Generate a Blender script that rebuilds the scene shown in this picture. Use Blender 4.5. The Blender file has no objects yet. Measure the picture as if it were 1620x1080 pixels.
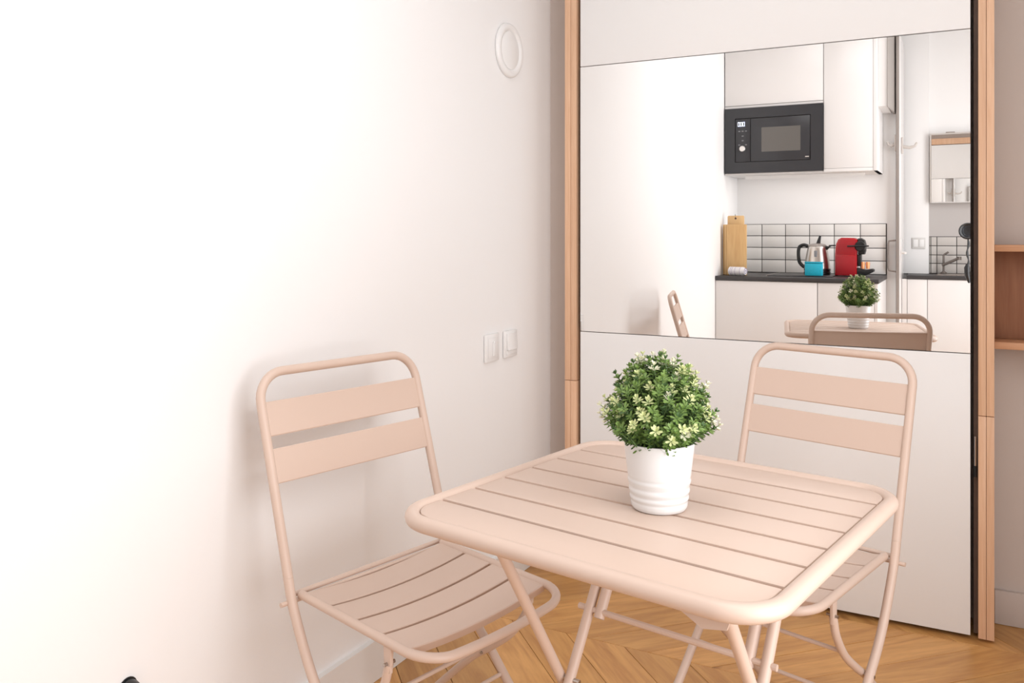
import bpy, bmesh, math, random
from mathutils import Vector, Matrix
random.seed(7)
SC = bpy.context.scene
COL = SC.collection
PI = math.pi

# ------------------------------------------------------------------ camera, world, lights, exposure
cam_d = bpy.data.cameras.new('camera')
cam_d.sensor_width = 36.0
cam_d.lens = 1351.6 / 1620 * 36
cam_d.shift_x = -(811.36 - 810) / 1620
cam_d.shift_y = -(540 - 370.19) / 1620
cam_d.clip_start = 0.02
cam_o = bpy.data.objects.new('camera', cam_d)
COL.objects.link(cam_o)
cam_o.location = (1.265, -2.6254, 1.0995)
cam_o.rotation_euler = (PI / 2, 0, 0.4845)
SC.camera = cam_o

w = bpy.data.worlds.new('sky'); SC.world = w
w.use_nodes = True
w.node_tree.nodes['Background'].inputs['Color'].default_value = (0.93, 0.96, 1.0, 1)
w.node_tree.nodes['Background'].inputs['Strength'].default_value = 1.0

# daylight of the tall window in the right wall (behind and to the right of the camera)
ld = bpy.data.lights.new('window_daylight', 'AREA')
ld.shape = 'RECTANGLE'; ld.size = 1.98; ld.size_y = 1.25
ld.energy = 42
ld.color = (0.965, 0.978, 1.0)
lo = bpy.data.objects.new('window_daylight', ld); COL.objects.link(lo)
lo.location = (2.08, -2.05, 1.23)
lo.rotation_euler = (0, PI / 2, 0)          # shines towards -x

# added fill light under the ceiling; no lamp is seen there
ld2 = bpy.data.lights.new('ceiling_fill', 'AREA')
ld2.shape = 'DISK'; ld2.size = 0.9
ld2.energy = 8
ld2.color = (0.98, 0.98, 1.0)
lo2 = bpy.data.objects.new('ceiling_fill', ld2); COL.objects.link(lo2)
lo2.location = (0.85, -1.75, 2.44)

SC.view_settings.view_transform = 'Standard'
SC.view_settings.look = 'None'
SC.view_settings.gamma = 1.0
SC.view_settings.use_curve_mapping = False
SC.view_settings.exposure = -0.17

# ------------------------------------------------------------------ materials
def mat(name, col, rough=0.5, metal=0.0, spec=0.5, coat=0.0, emit=None, estr=0.0, trans=0.0, bump=0.0, bscale=200.0, vary=0.0):
    m = bpy.data.materials.new(name); m.use_nodes = True
    nt = m.node_tree; b = nt.nodes['Principled BSDF']
    b.inputs['Base Color'].default_value = (*col, 1)
    b.inputs['Roughness'].default_value = rough
    b.inputs['Metallic'].default_value = metal
    b.inputs['Specular IOR Level'].default_value = spec
    b.inputs['Coat Weight'].default_value = coat
    b.inputs['Transmission Weight'].default_value = trans
    if emit:
        b.inputs['Emission Color'].default_value = (*emit, 1); b.inputs['Emission Strength'].default_value = estr
    if bump or vary:
        tc = nt.nodes.new('ShaderNodeTexCoord')
        n = nt.nodes.new('ShaderNodeTexNoise'); n.inputs['Scale'].default_value = bscale; n.inputs['Detail'].default_value = 4
        nt.links.new(tc.outputs['Object'], n.inputs['Vector'])
        if bump:
            bp = nt.nodes.new('ShaderNodeBump'); bp.inputs['Strength'].default_value = bump; bp.inputs['Distance'].default_value = 0.002
            nt.links.new(n.outputs['Fac'], bp.inputs['Height']); nt.links.new(bp.outputs['Normal'], b.inputs['Normal'])
        if vary:
            mx = nt.nodes.new('ShaderNodeMixRGB'); mx.inputs['Color1'].default_value = (*[c * (1 - vary) for c in col], 1)
            mx.inputs['Color2'].default_value = (*[min(1, c * (1 + vary)) for c in col], 1)
            nt.links.new(n.outputs['Fac'], mx.inputs['Fac']); nt.links.new(mx.outputs['Color'], b.inputs['Base Color'])
    return m

def wood(name, c1, c2, rough=0.45, axis=0, stretch=14.0, scale=6.0, rnd=0.35, knots=False, bump=0.06):
    m = bpy.data.materials.new(name); m.use_nodes = True
    nt = m.node_tree; N = nt.nodes; L = nt.links; b = N['Principled BSDF']
    b.inputs['Roughness'].default_value = rough
    tc = N.new('ShaderNodeTexCoord'); oi = N.new('ShaderNodeObjectInfo')
    off = N.new('ShaderNodeVectorMath'); off.operation = 'SCALE'; off.inputs[0].default_value = (13.7, 7.3, 5.1)
    L.new(oi.outputs['Random'], off.inputs['Scale'])
    add = N.new('ShaderNodeVectorMath'); add.operation = 'ADD'
    L.new(tc.outputs['Object'], add.inputs[0]); L.new(off.outputs[0], add.inputs[1])
    mp = N.new('ShaderNodeMapping'); sc = [stretch] * 3; sc[axis] = 1.0
    mp.inputs['Scale'].default_value = sc
    L.new(add.outputs[0], mp.inputs['Vector'])
    n1 = N.new('ShaderNodeTexNoise'); n1.inputs['Scale'].default_value = scale * 0.55; n1.inputs['Detail'].default_value = 6; n1.inputs['Distortion'].default_value = 1.2
    L.new(mp.outputs[0], n1.inputs['Vector'])
    n2 = N.new('ShaderNodeTexNoise'); n2.inputs['Scale'].default_value = scale * 3.2; n2.inputs['Detail'].default_value = 3
    L.new(mp.outputs[0], n2.inputs['Vector'])
    mm = N.new('ShaderNodeMath'); mm.operation = 'MULTIPLY_ADD'; mm.inputs[1].default_value = 0.35
    L.new(n2.outputs['Fac'], mm.inputs[0]); L.new(n1.outputs['Fac'], mm.inputs[2])
    rp = N.new('ShaderNodeValToRGB'); rp.color_ramp.elements[0].position = 0.42; rp.color_ramp.elements[1].position = 0.86
    rp.color_ramp.elements[0].color = (*c2, 1); rp.color_ramp.elements[1].color = (*c1, 1)
    L.new(mm.outputs[0], rp.inputs['Fac'])
    hs = N.new('ShaderNodeHueSaturation')
    vr = N.new('ShaderNodeMapRange'); vr.inputs['To Min'].default_value = 1 - rnd; vr.inputs['To Max'].default_value = 1 + rnd * 0.75
    L.new(oi.outputs['Random'], vr.inputs['Value']); L.new(vr.outputs[0], hs.inputs['Value'])
    L.new(rp.outputs['Color'], hs.inputs['Color'])
    out = hs.outputs['Color']
    if knots:
        v = N.new('ShaderNodeTexVoronoi'); v.inputs['Scale'].default_value = 3.1; v.inputs['Randomness'].default_value = 1
        mp2 = N.new('ShaderNodeMapping'); s2 = [1.7] * 3; s2[axis] = 1.0; mp2.inputs['Scale'].default_value = s2
        L.new(add.outputs[0], mp2.inputs['Vector']); L.new(mp2.outputs[0], v.inputs['Vector'])
        kr = N.new('ShaderNodeValToRGB'); kr.color_ramp.elements[0].position = 0.02; kr.color_ramp.elements[1].position = 0.10
        kr.color_ramp.elements[0].color = (0.30, 0.22, 0.16, 1); kr.color_ramp.elements[1].color = (1, 1, 1, 1)
        L.new(v.outputs['Distance'], kr.inputs['Fac'])
        mu = N.new('ShaderNodeMixRGB'); mu.blend_type = 'MULTIPLY'; mu.inputs['Fac'].default_value = 0.85
        L.new(out, mu.inputs['Color1']); L.new(kr.outputs['Color'], mu.inputs['Color2']); out = mu.outputs['Color']
    L.new(out, b.inputs['Base Color'])
    bp = N.new('ShaderNodeBump'); bp.inputs['Strength'].default_value = bump; bp.inputs['Distance'].default_value = 0.002
    L.new(n2.outputs['Fac'], bp.inputs['Height']); L.new(bp.outputs['Normal'], b.inputs['Normal'])
    return m

M = {}
M['wall'] = mat('wall_paint', (0.90, 0.888, 0.88), 0.75, bump=0.05, bscale=350)
M['wall_b'] = mat('greige_back_wall', (0.60, 0.525, 0.48), 0.75, bump=0.05, bscale=350)  # greige tone of the back wall and its skirting
M['ceil'] = mat('ceiling_paint', (0.90, 0.89, 0.88), 0.8)
M['skirt'] = mat('skirting_paint', (0.84, 0.82, 0.80), 0.4)
M['panel'] = mat('white_laminate', (0.88, 0.87, 0.86), 0.38, bump=0.02, bscale=500)
M['mirror'] = mat('mirror_glass', (0.93, 0.925, 0.915), 0.0, metal=1.0)
M['dark'] = mat('dark_brown_edge', (0.17, 0.12, 0.098), 0.6, vary=0.2, bscale=30)
M['pink'] = mat('pink_powder_coat', (0.655, 0.50, 0.412), 0.42, bump=0.03, bscale=900)
M['steel'] = mat('bolt_steel', (0.45, 0.40, 0.36), 0.3, metal=1.0)
M['plastic_w'] = mat('white_plastic', (0.87, 0.86, 0.85), 0.35)
M['pot'] = mat('white_glazed_pot', (0.80, 0.79, 0.78), 0.3, coat=0.2)
M['soil'] = mat('dark_soil', (0.05, 0.035, 0.025), 0.95, bump=0.5, bscale=300)
M['leaf_d'] = mat('leaf_dark_green', (0.065, 0.125, 0.035), 0.5, vary=0.3, bscale=60)
M['leaf_m'] = mat('leaf_green', (0.20, 0.31, 0.075), 0.5, vary=0.3, bscale=60)
M['leaf_l'] = mat('leaf_cream', (0.68, 0.72, 0.36), 0.5, vary=0.15, bscale=60)
M['leaf_w'] = mat('leaf_pale_cream', (0.82, 0.80, 0.60), 0.5, vary=0.1, bscale=60)
M['stem'] = mat('stem_green', (0.13, 0.22, 0.07), 0.6)
M['kit'] = mat('kitchen_white_front', (0.78, 0.755, 0.74), 0.3, bump=0.01, bscale=400)
M['kit_in'] = mat('kitchen_carcass', (0.80, 0.77, 0.74), 0.5)
M['worktop'] = mat('charcoal_worktop', (0.04, 0.037, 0.038), 0.45, vary=0.06, bscale=200)
M['tile'] = mat('white_glazed_tile', (0.82, 0.80, 0.77), 0.12, bump=0.02, bscale=40)
M['grout'] = mat('dark_grout', (0.07, 0.06, 0.055), 0.9, bump=0.3, bscale=400)
M['black'] = mat('black_plastic', (0.012, 0.012, 0.013), 0.35)
M['mw'] = mat('microwave_black', (0.032, 0.032, 0.036), 0.3)
M['mw_glass'] = mat('microwave_window_mesh', (0.13, 0.12, 0.11), 0.2)
M['mw_line'] = mat('microwave_gap', (0.008, 0.008, 0.009), 0.5)
M['silver'] = mat('satin_silver', (0.80, 0.78, 0.75), 0.28, metal=0.9)
M['digit'] = mat('lit_digits', (0.8, 0.85, 1), 0.5, emit=(0.75, 0.82, 1.0), estr=3.0)
M['label_g'] = mat('grey_print', (0.22, 0.22, 0.23), 0.5)
M['red'] = mat('red_gloss_plastic', (0.42, 0.012, 0.018), 0.25, coat=0.3)
M['red_d'] = mat('red_side_plastic', (0.36, 0.010, 0.016), 0.35)
M['copper'] = mat('copper_capsule', (0.85, 0.36, 0.16), 0.35, metal=0.4)  # copper colour of the coffee capsules
M['cyan'] = mat('cyan_sponge', (0.015, 0.46, 0.62), 0.5, bump=0.4, bscale=120, vary=0.2)
M['cyan_d'] = mat('cyan_pad', (0.012, 0.36, 0.50), 0.8, bump=0.6, bscale=300, vary=0.25)
M['bamboo'] = wood('bamboo', (0.66, 0.43, 0.20), (0.54, 0.32, 0.13), 0.5, axis=2, stretch=9, rnd=0.08)
M['bamboo_l'] = wood('bamboo_pale', (0.74, 0.50, 0.25), (0.66, 0.42, 0.19), 0.5, axis=2, stretch=9, rnd=0.05)
M['walnut'] = wood('dark_walnut', (0.10, 0.045, 0.03), (0.05, 0.022, 0.015), 0.5, axis=2, rnd=0.1)
M['towel'] = mat('towel_white', (0.82, 0.80, 0.82), 0.95, bump=0.8, bscale=500)
M['towel_p'] = mat('towel_purple_stripe', (0.30, 0.22, 0.40), 0.95, bump=0.8, bscale=500)
M['beech'] = wood('beech_trim', (0.80, 0.52, 0.34), (0.69, 0.41, 0.25), 0.45, axis=2, stretch=22, scale=5, rnd=0.06)
M['beech_in'] = wood('shelf_back_wood', (0.33, 0.15, 0.08), (0.25, 0.105, 0.055), 0.6, axis=2, stretch=16, rnd=0.05)
M['shelfw'] = wood('shelf_wood', (0.64, 0.35, 0.20), (0.52, 0.27, 0.14), 0.5, axis=0, stretch=16, rnd=0.06)
M['oak'] = wood('oak_parquet', (0.68, 0.365, 0.125), (0.47, 0.215, 0.066), 0.38, axis=0, stretch=9, scale=5, rnd=0.20, knots=True)
M['taupe'] = mat('taupe_duct', (0.34, 0.305, 0.28), 0.5)
M['door'] = mat('door_white_gloss', (0.83, 0.80, 0.785), 0.25)
M['chrome'] = mat('chrome', (0.62, 0.60, 0.58), 0.15, metal=1.0)
M['nickel'] = mat('dull_nickel', (0.36, 0.32, 0.295), 0.4, metal=0.5)
M['tapm'] = mat('dark_tap_metal', (0.17, 0.145, 0.13), 0.35, metal=0.5)

# ------------------------------------------------------------------ mesh helpers
class MB:
    def __init__(s): s.bm = bmesh.new(); s.mats = []; s.mi = 0
    def use(s, m):
        if m not in s.mats: s.mats.append(m)
        s.mi = s.mats.index(m); return s
    def _faces(s, fs):
        for f in fs: f.material_index = s.mi
    def box(s, x0, x1, y0, y1, z0, z1, bev=0.0):
        vs = [s.bm.verts.new(p) for p in ((x0,y0,z0),(x1,y0,z0),(x1,y1,z0),(x0,y1,z0),(x0,y0,z1),(x1,y0,z1),(x1,y1,z1),(x0,y1,z1))]
        F = [s.bm.faces.new([vs[i] for i in q]) for q in ((3,2,1,0),(4,5,6,7),(0,1,5,4),(1,2,6,5),(2,3,7,6),(3,0,4,7))]
        s._faces(F)
        if bev > 0:
            es = list({e for f in F for e in f.edges})
            r = bmesh.ops.bevel(s.bm, geom=es, offset=bev, segments=2, affect='EDGES', profile=0.5)
            s._faces(r['faces'])
        return s
    def prism(s, pts, z0, z1, axis=2, bev=0.0):
        # pts: 2-D outline, extruded along axis (2: xy->z, 1: xz->y, 0: yz->x)
        def P(a, b, h): return {2: (a, b, h), 1: (a, h, b), 0: (h, a, b)}[axis]
        A = [s.bm.verts.new(P(a, b, z0)) for a, b in pts]; B = [s.bm.verts.new(P(a, b, z1)) for a, b in pts]
        n = len(pts); F = [s.bm.faces.new(A[::-1]), s.bm.faces.new(B)]
        for i in range(n): F.append(s.bm.faces.new((A[i], A[(i+1) % n], B[(i+1) % n], B[i])))
        s._faces(F)
        bmesh.ops.recalc_face_normals(s.bm, faces=F)
        if bev > 0:
            es = list(F[0].edges) + list(F[1].edges)
            r = bmesh.ops.bevel(s.bm, geom=es, offset=bev, segments=2, affect='EDGES', profile=0.5); s._faces(r['faces'])
        return s
    def tube(s, pts, r, n=12, closed=False, caps=True):
        P = [Vector(p) for p in pts]; m = len(P); rings = []
        R = r if isinstance(r, (list, tuple)) else [r] * m
        def tan(i):
            if closed: return (P[(i+1) % m] - P[i-1]).normalized()
            if i == 0: return (P[1] - P[0]).normalized()
            if i == m-1: return (P[-1] - P[-2]).normalized()
            return ((P[i+1]-P[i]).normalized() + (P[i]-P[i-1]).normalized()).normalized()
        t0 = tan(0); up = Vector((0,0,1)) if abs(t0.z) < 0.9 else Vector((1,0,0))
        nrm = (up - t0 * up.dot(t0)).normalized()
        for i in range(m):
            t = tan(i); nrm = (nrm - t * nrm.dot(t)).normalized(); bi = t.cross(nrm)
            rings.append([s.bm.verts.new(P[i] + (nrm * math.cos(2*PI*k/n) + bi * math.sin(2*PI*k/n)) * R[i]) for k in range(n)])
        F = []
        for i in range(m if closed else m-1):
            a, b = rings[i], rings[(i+1) % m]
            for k in range(n): F.append(s.bm.faces.new((a[k], a[(k+1) % n], b[(k+1) % n], b[k])))
        if not closed and caps: F += [s.bm.faces.new(rings[0][::-1]), s.bm.faces.new(rings[-1])]
        s._faces(F); return s
    def lathe(s, prof, n=48, c=(0,0,0), axis='z', cap=True):
        rings = []
        def pos(r, h, a):
            u, v = r*math.cos(a), r*math.sin(a)
            return {'z': (c[0]+u, c[1]+v, c[2]+h), 'y': (c[0]+u, c[1]+h, c[2]+v), 'x': (c[0]+h, c[1]+u, c[2]+v)}[axis]
        for r, h in prof: rings.append([s.bm.verts.new(pos(r, h, 2*PI*k/n)) for k in range(n)])
        F = []
        for a, b in zip(rings, rings[1:]):
            for k in range(n): F.append(s.bm.faces.new((a[k], a[(k+1) % n], b[(k+1) % n], b[k])))
        if cap: F += [s.bm.faces.new(rings[0][::-1]), s.bm.faces.new(rings[-1])]
        s._faces(F); bmesh.ops.recalc_face_normals(s.bm, faces=F); return s
    def sphere(s, c, r, sc=(1,1,1), u=16, v=10):
        q = bmesh.ops.create_uvsphere(s.bm, u_segments=u, v_segments=v, radius=r)
        for x in q['verts']: x.co = Vector((x.co.x*sc[0]+c[0], x.co.y*sc[1]+c[1], x.co.z*sc[2]+c[2]))
        s._faces({f for x in q['verts'] for f in x.link_faces}); return s
    def xf(s, mtx): s.bm.transform(mtx); return s
    def build(s, name, m=None, parent=None, smooth=True, loc=None, ang=35):
        me = bpy.data.meshes.new(name)
        if not s.mats: s.mats = [m]
        bmesh.ops.recalc_face_normals(s.bm, faces=s.bm.faces)
        s.bm.to_mesh(me); s.bm.free()
        for x in s.mats: me.materials.append(x)
        if smooth:
            for p in me.polygons: p.use_smooth = True
            me.set_sharp_from_angle(angle=math.radians(ang))
        o = bpy.data.objects.new(name, me); COL.objects.link(o)
        if parent: o.parent = parent
        if loc: o.location = loc
        return o

def thing(name, label, cat, loc=(0,0,0), rz=0.0, group=None):
    o = bpy.data.objects.new(name, None); COL.objects.link(o)
    o.empty_display_size = 0.1
    o.location = loc; o.rotation_euler = (0,0,rz)
    return tag(o, label, cat, group)
def tag(o, label, cat, group=None):
    o['label'] = label; o['category'] = cat
    if group: o['group'] = group
    return o
def struct(o, kind='structure'): o['kind'] = kind; return o
def box(name, b, m, parent=None, bev=0.0): return MB().box(*b, bev=bev).build(name, m, parent)

def smooth_path(pts, k=6):
    # Catmull-Rom through the points
    P = [Vector(p) for p in pts]; out = []
    for i in range(len(P)-1):
        p0 = P[max(i-1,0)]; p1 = P[i]; p2 = P[i+1]; p3 = P[min(i+2, len(P)-1)]
        for j in range(k):
            t = j/k
            out.append(0.5*((2*p1) + (p2-p0)*t + (2*p0-5*p1+4*p2-p3)*t*t + (3*p1-p0-3*p2+p3)*t**3))
    out.append(P[-1]); return out
def fillet(pts, rad, k=7, closed=False):
    # polyline with rounded corners
    P = [Vector(p) for p in pts]; n = len(P); out = []
    for i in range(n):
        if not closed and i in (0, n-1): out.append(P[i]); continue
        a, b, c = P[i-1], P[i], P[(i+1) % n]
        r = rad[i] if isinstance(rad, (list, tuple)) else rad
        u = (a-b).normalized(); v = (c-b).normalized(); th = u.angle(v)
        if r <= 0 or abs(th-PI) < 1e-3: out.append(b); continue
        d = r / math.tan(th/2)
        ctr = b + (u+v).normalized() * (r/math.sin(th/2))
        s, e = b+u*d-ctr, b+v*d-ctr; tot = PI-th
        for j in range(k+1):
            t = j/k
            out.append(ctr + (s*math.sin((1-t)*tot) + e*math.sin(t*tot))/math.sin(tot))
    return out

# ------------------------------------------------------------------ room shell
def xw(y): return -0.014 + 0.0128*y          # face of the left wall (slightly out of square)
RX, RYB, H = 2.05, -3.55, 2.5
struct(MB().prism([(xw(.3),.3),(xw(-3.7),-3.7),(xw(-3.7)-.12,-3.7),(xw(.3)-.12,.3)][::-1], -0.02, H).build('wall_left', M['wall'], smooth=False))
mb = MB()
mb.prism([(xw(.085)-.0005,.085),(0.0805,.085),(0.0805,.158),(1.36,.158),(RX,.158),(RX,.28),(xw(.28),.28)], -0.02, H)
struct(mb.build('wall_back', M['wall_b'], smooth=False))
# right wall with a window opening
wy0, wy1, wz0, wz1 = -2.69, -1.41, 0.22, 2.25
mb = MB()
mb.box(RX, RX+.15, RYB, wy0, -0.02, H); mb.box(RX, RX+.15, wy1, .28, -0.02, H)
mb.box(RX, RX+.15, wy0, wy1, -0.02, wz0); mb.box(RX, RX+.15, wy0, wy1, wz1, H)
struct(mb.build('wall_right', M['wall'], smooth=False))
win = struct(box('window_1', (RX+.09, RX+.12, wy0+.001, wy0+.05, wz0+.001, wz1-.001), M['plastic_w']))
for b in ((wy1-.05, wy1-.001, wz0+.001, wz1-.001), ((wy0+wy1)/2-.03, (wy0+wy1)/2+.03, wz0+.001, wz1-.001)):
    box('window_frame', (RX+.09, RX+.12, *b), M['plastic_w'], win)
for z in (wz0+.001, wz1-.05): box('window_frame', (RX+.09, RX+.12, wy0+.05, wy1-.05, z, z+.049), M['plastic_w'], win)
struct(box('wall_rear', (0.60, RX+.15, RYB-.12, RYB, -0.02, H), M['wall']))
struct(box('wall_kitchen', (xw(-3.06)-.02, 0.906, -3.16, -3.064, -0.02, H), M['wall']))
struct(box('wall_partition', (0.60, 0.70, RYB, -3.16, -0.02, H), M['wall']))
struct(box('ceiling', (-.17, RX+.15, RYB-.12, .28, H, H+.1), M['ceil']))

# floor: slab + chevron parquet planks
floor = struct(box('floor', (-.17, RX+.15, RYB-.12, .28, -.06, -.014), M['grout']))
CW, PW = 0.445, 0.120
def clip(poly, axis, val, keep_ge):
    out = []
    for i in range(len(poly)):
        a, b = poly[i], poly[(i+1) % len(poly)]
        ia = (a[axis] >= val) == keep_ge; ib = (b[axis] >= val) == keep_ge
        if ia: out.append(a)
        if ia != ib:
            t = (val-a[axis])/(b[axis]-a[axis]); out.append(tuple(a[k]+(b[k]-a[k])*t for k in (0,1)))
    return out
plank_mesh = {}
def plank(x, ytop, sgn):
    # sgn -1: runs down to the right from the spine at ytop ; +1 : runs up to the right towards ytop
    g = 0.0011; wx = PW/math.sin(PI/4); y1 = ytop-g*.6; y0 = ytop-CW+g*.6
    if sgn < 0: poly = [(x+g, y1), (x+CW+g, y0), (x+CW+wx-g, y0), (x+wx-g, y1)]
    else: poly = [(x+CW+g, y1), (x+g, y0), (x+wx-g, y0), (x+CW+wx-g, y1)]
    full = poly
    for ax, v, ge in ((0, xw(-1.5)+.002, True), (0, RX-.001, False), (1, .157, False), (1, RYB+.001, True)):
        poly = clip(poly, ax, v, ge)
        if len(poly) < 3: return
    cx = sum(p[0] for p in poly)/len(poly); cy = sum(p[1] for p in poly)/len(poly)
    a = -PI/4 if sgn < 0 else PI/4
    key = sgn if poly == full else None
    if key is not None and key in plank_mesh: me = plank_mesh[key]
    else:
        R = Matrix.Rotation(-a, 2)
        loc = [R @ Vector((p[0]-cx, p[1]-cy)) for p in poly]
        b = MB().prism([(v.x, v.y) for v in loc], -.0138, 0, bev=0.0009)
        tmp = b.build('plank', M['oak'], smooth=False); me = tmp.data; bpy.data.objects.remove(tmp)
        if key is not None: plank_mesh[key] = me
    o = bpy.data.objects.new('plank', me); COL.objects.link(o); o.parent = floor
    o.location = (cx, cy, random.uniform(-.0006, 0)); o.rotation_euler = (0, 0, a)
wxs = PW/math.sin(PI/4)
for j in range(-1, 9):
    ytop = -0.025 - j*CW + 0.0
    sg = -1 if j % 2 else 1       # column just under y=-0.47 runs down-right
    n = 0
    for i in range(-9, 18):
        x = 0.467 + i*wxs - (0 if sg < 0 else 0)
        if sg > 0: x -= CW       # both families meet along the spine at y=-0.47
        plank(x - CW*0 , ytop, sg)

# skirting boards
struct(MB().prism([(xw(.084),.084),(xw(.084)+.014,.084),(xw(-2.44)+.014,-2.44),(xw(-2.44),-2.44)][::-1], 0.0005, .100).build('baseboard_left', M['skirt'], smooth=False))
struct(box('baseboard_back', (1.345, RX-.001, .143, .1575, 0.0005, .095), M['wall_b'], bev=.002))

# ------------------------------------------------------------------ fold-down bed cabinet with the mirror strip
bed = thing('bed_cabinet', 'white fold-down bed cabinet with mirror strip and beech side boards against the back wall', 'cabinet', (0.71, 0, 0))
def bb(name, b, m, bev=0.0, parent=bed):
    x0,x1,y0,y1,z0,z1 = b
    return MB().box(x0-.71, x1-.71, y0, y1, z0, z1, bev).build(name, m, parent)
PX0, PX1 = 0.1375, 1.2838
bb('front_panel', (PX0, PX1, 0, .02, .013, .7745), M['panel'], .0008)
bb('front_panel', (PX0, PX1, 0, .02, 1.6575, 1.995), M['panel'], .0008)
o = bb('mirror', (PX0, PX1, 0.0005, .0055, .7770, 1.6550), M['mirror']); o['label'] = 'wide clear mirror strip'
bb('panel_backing', (PX0+.002, PX1-.002, .0206, .03, .02, 1.99), M['dark'])
for sx, xs in ((0, (0.081, 0.1019, 0.1028, 0.1235)), (1, (1.3025, 1.3209, 1.3218, 1.3405))):
    for k in (0, 2):
        bb('side_board', (xs[k], xs[k+1], -.001, .153, .009, .6085), M['beech'], .0007)
        bb('side_board', (xs[k], xs[k+1], -.001, .153, .6105, 2.0), M['beech'], .0007)
bb('inner_side', (.1242, .130, .03, .153, .0095, 1.99), M['dark'])
bb('inner_side', (1.292, 1.3018, .03, .153, .0095, 1.99), M['dark'])
bb('top_board', (.081, 1.3405, -.001, .153, 2.0005, 2.06), M['beech'], .001)
bb('plinth', (.14, 1.20, .035, .05, .001, .0185), M['dark'])
st = MB().tube([(1.2955-.71,.015,.47),(1.2955-.71,.015,.55)], .0028, 8).build('gas_strut', M['chrome'], bed)
MB().tube([(1.2955-.71,.015,.44),(1.2955-.71,.015,.47)], .0045, 8).build('strut_foot', M['black'], bed)

# wooden wall shelf to the right of the cabinet
sh = thing('wall_shelf', 'low wooden two-board wall shelf with a brown back, right of the bed cabinet', 'shelf', (1.7, .1, .78))
def sb(name, b, m): return MB().box(b[0]-1.7, b[1]-1.7, b[2]-.1, b[3]-.1, b[4]-.78, b[5]-.78, .001).build(name, m, sh)
sb('shelf_board', (1.3425, 1.82, .055, .157, 1.052, 1.070), M['shelfw'])
sb('shelf_board', (1.3425, 1.82, .055, .157, .786, .805), M['shelfw'])
sb('back_board', (1.3425, 1.82, .146, .157, .8055, 1.0515), M['beech_in'])
sb('end_board', (1.8205, 1.838, .055, .157, .786, 1.070), M['shelfw'])

# ------------------------------------------------------------------ left wall fittings
def on_wall(name, label, cat, y, z):
    o = thing(name, label, cat, (xw(y), y, z), math.atan(-0.0128) * -1 * -1)
    return o
v = thing('vent_cover', 'white round cover plate high on the left wall near the corner', 'vent', (xw(-.222)+.0006, -.222, 1.684))
MB().lathe([(.086,0),(.086,.006),(.083,.010),(.078,.012),(.068,.012),(.063,.009),(.061,.0065),(.0605,.006)], 56, axis='x').build('rim', M['plastic_w'], v)
MB().lathe([(.060,0),(.060,.0075),(.055,.0095),(.02,.0115),(.0005,.012)], 56, axis='x').build('disc', M['plastic_w'], v)
def switch(y, z, label, kind, grp):
    t = thing('wall_switch', label, 'switch', (xw(y)+.0006, y, z), 0, grp)
    MB().box(0, .009, -.042, .042, -.042, .042, .003).build('plate', M['plastic_w'], t)
    if kind == 0:
        MB().box(.0092, .0105, -.030, .030, -.031, .031, .001).build('insert', M['plastic_w'], t)
        MB().prism([(-.006,-.024),(.005,-.024),(.005,.018),(.000,.022),(-.006,.018)], .0107, .0165, axis=0, bev=.0006).build('toggle', M['plastic_w'], t)
    else:
        MB().prism([(0.0092,-.018),(.0165,-.018),(.0118,.034),(.0092,.034)], -.032, .032, axis=1, bev=.0008).build('rocker', M['plastic_w'], t)
        MB().box(.0092, .0108, -.032, .032, -.034, -.0195, .0008).build('insert', M['plastic_w'], t)
switch(-.336, .751, 'square white wall switch with a slim upright toggle, left one of the pair', 0, 'wall switches by the corner')
switch(-.218, .751, 'square white wall switch with a broad rocker, nearer the corner', 1, 'wall switches by the corner')
pg = thing('wall_plug', 'tiny black rounded plug low on the left wall at the bottom edge', 'plug', (xw(-1.612)+.0006, -1.612, .302))
MB().lathe([(.016,0),(.016,.010),(.013,.022),(.006,.027),(.0005,.028)], 20, axis='x').build('plug_body', M['black'], pg)
MB().lathe([(.019,0),(.019,.0015)], 20, axis='x').build('plug_rim', M['black'], pg)

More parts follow.
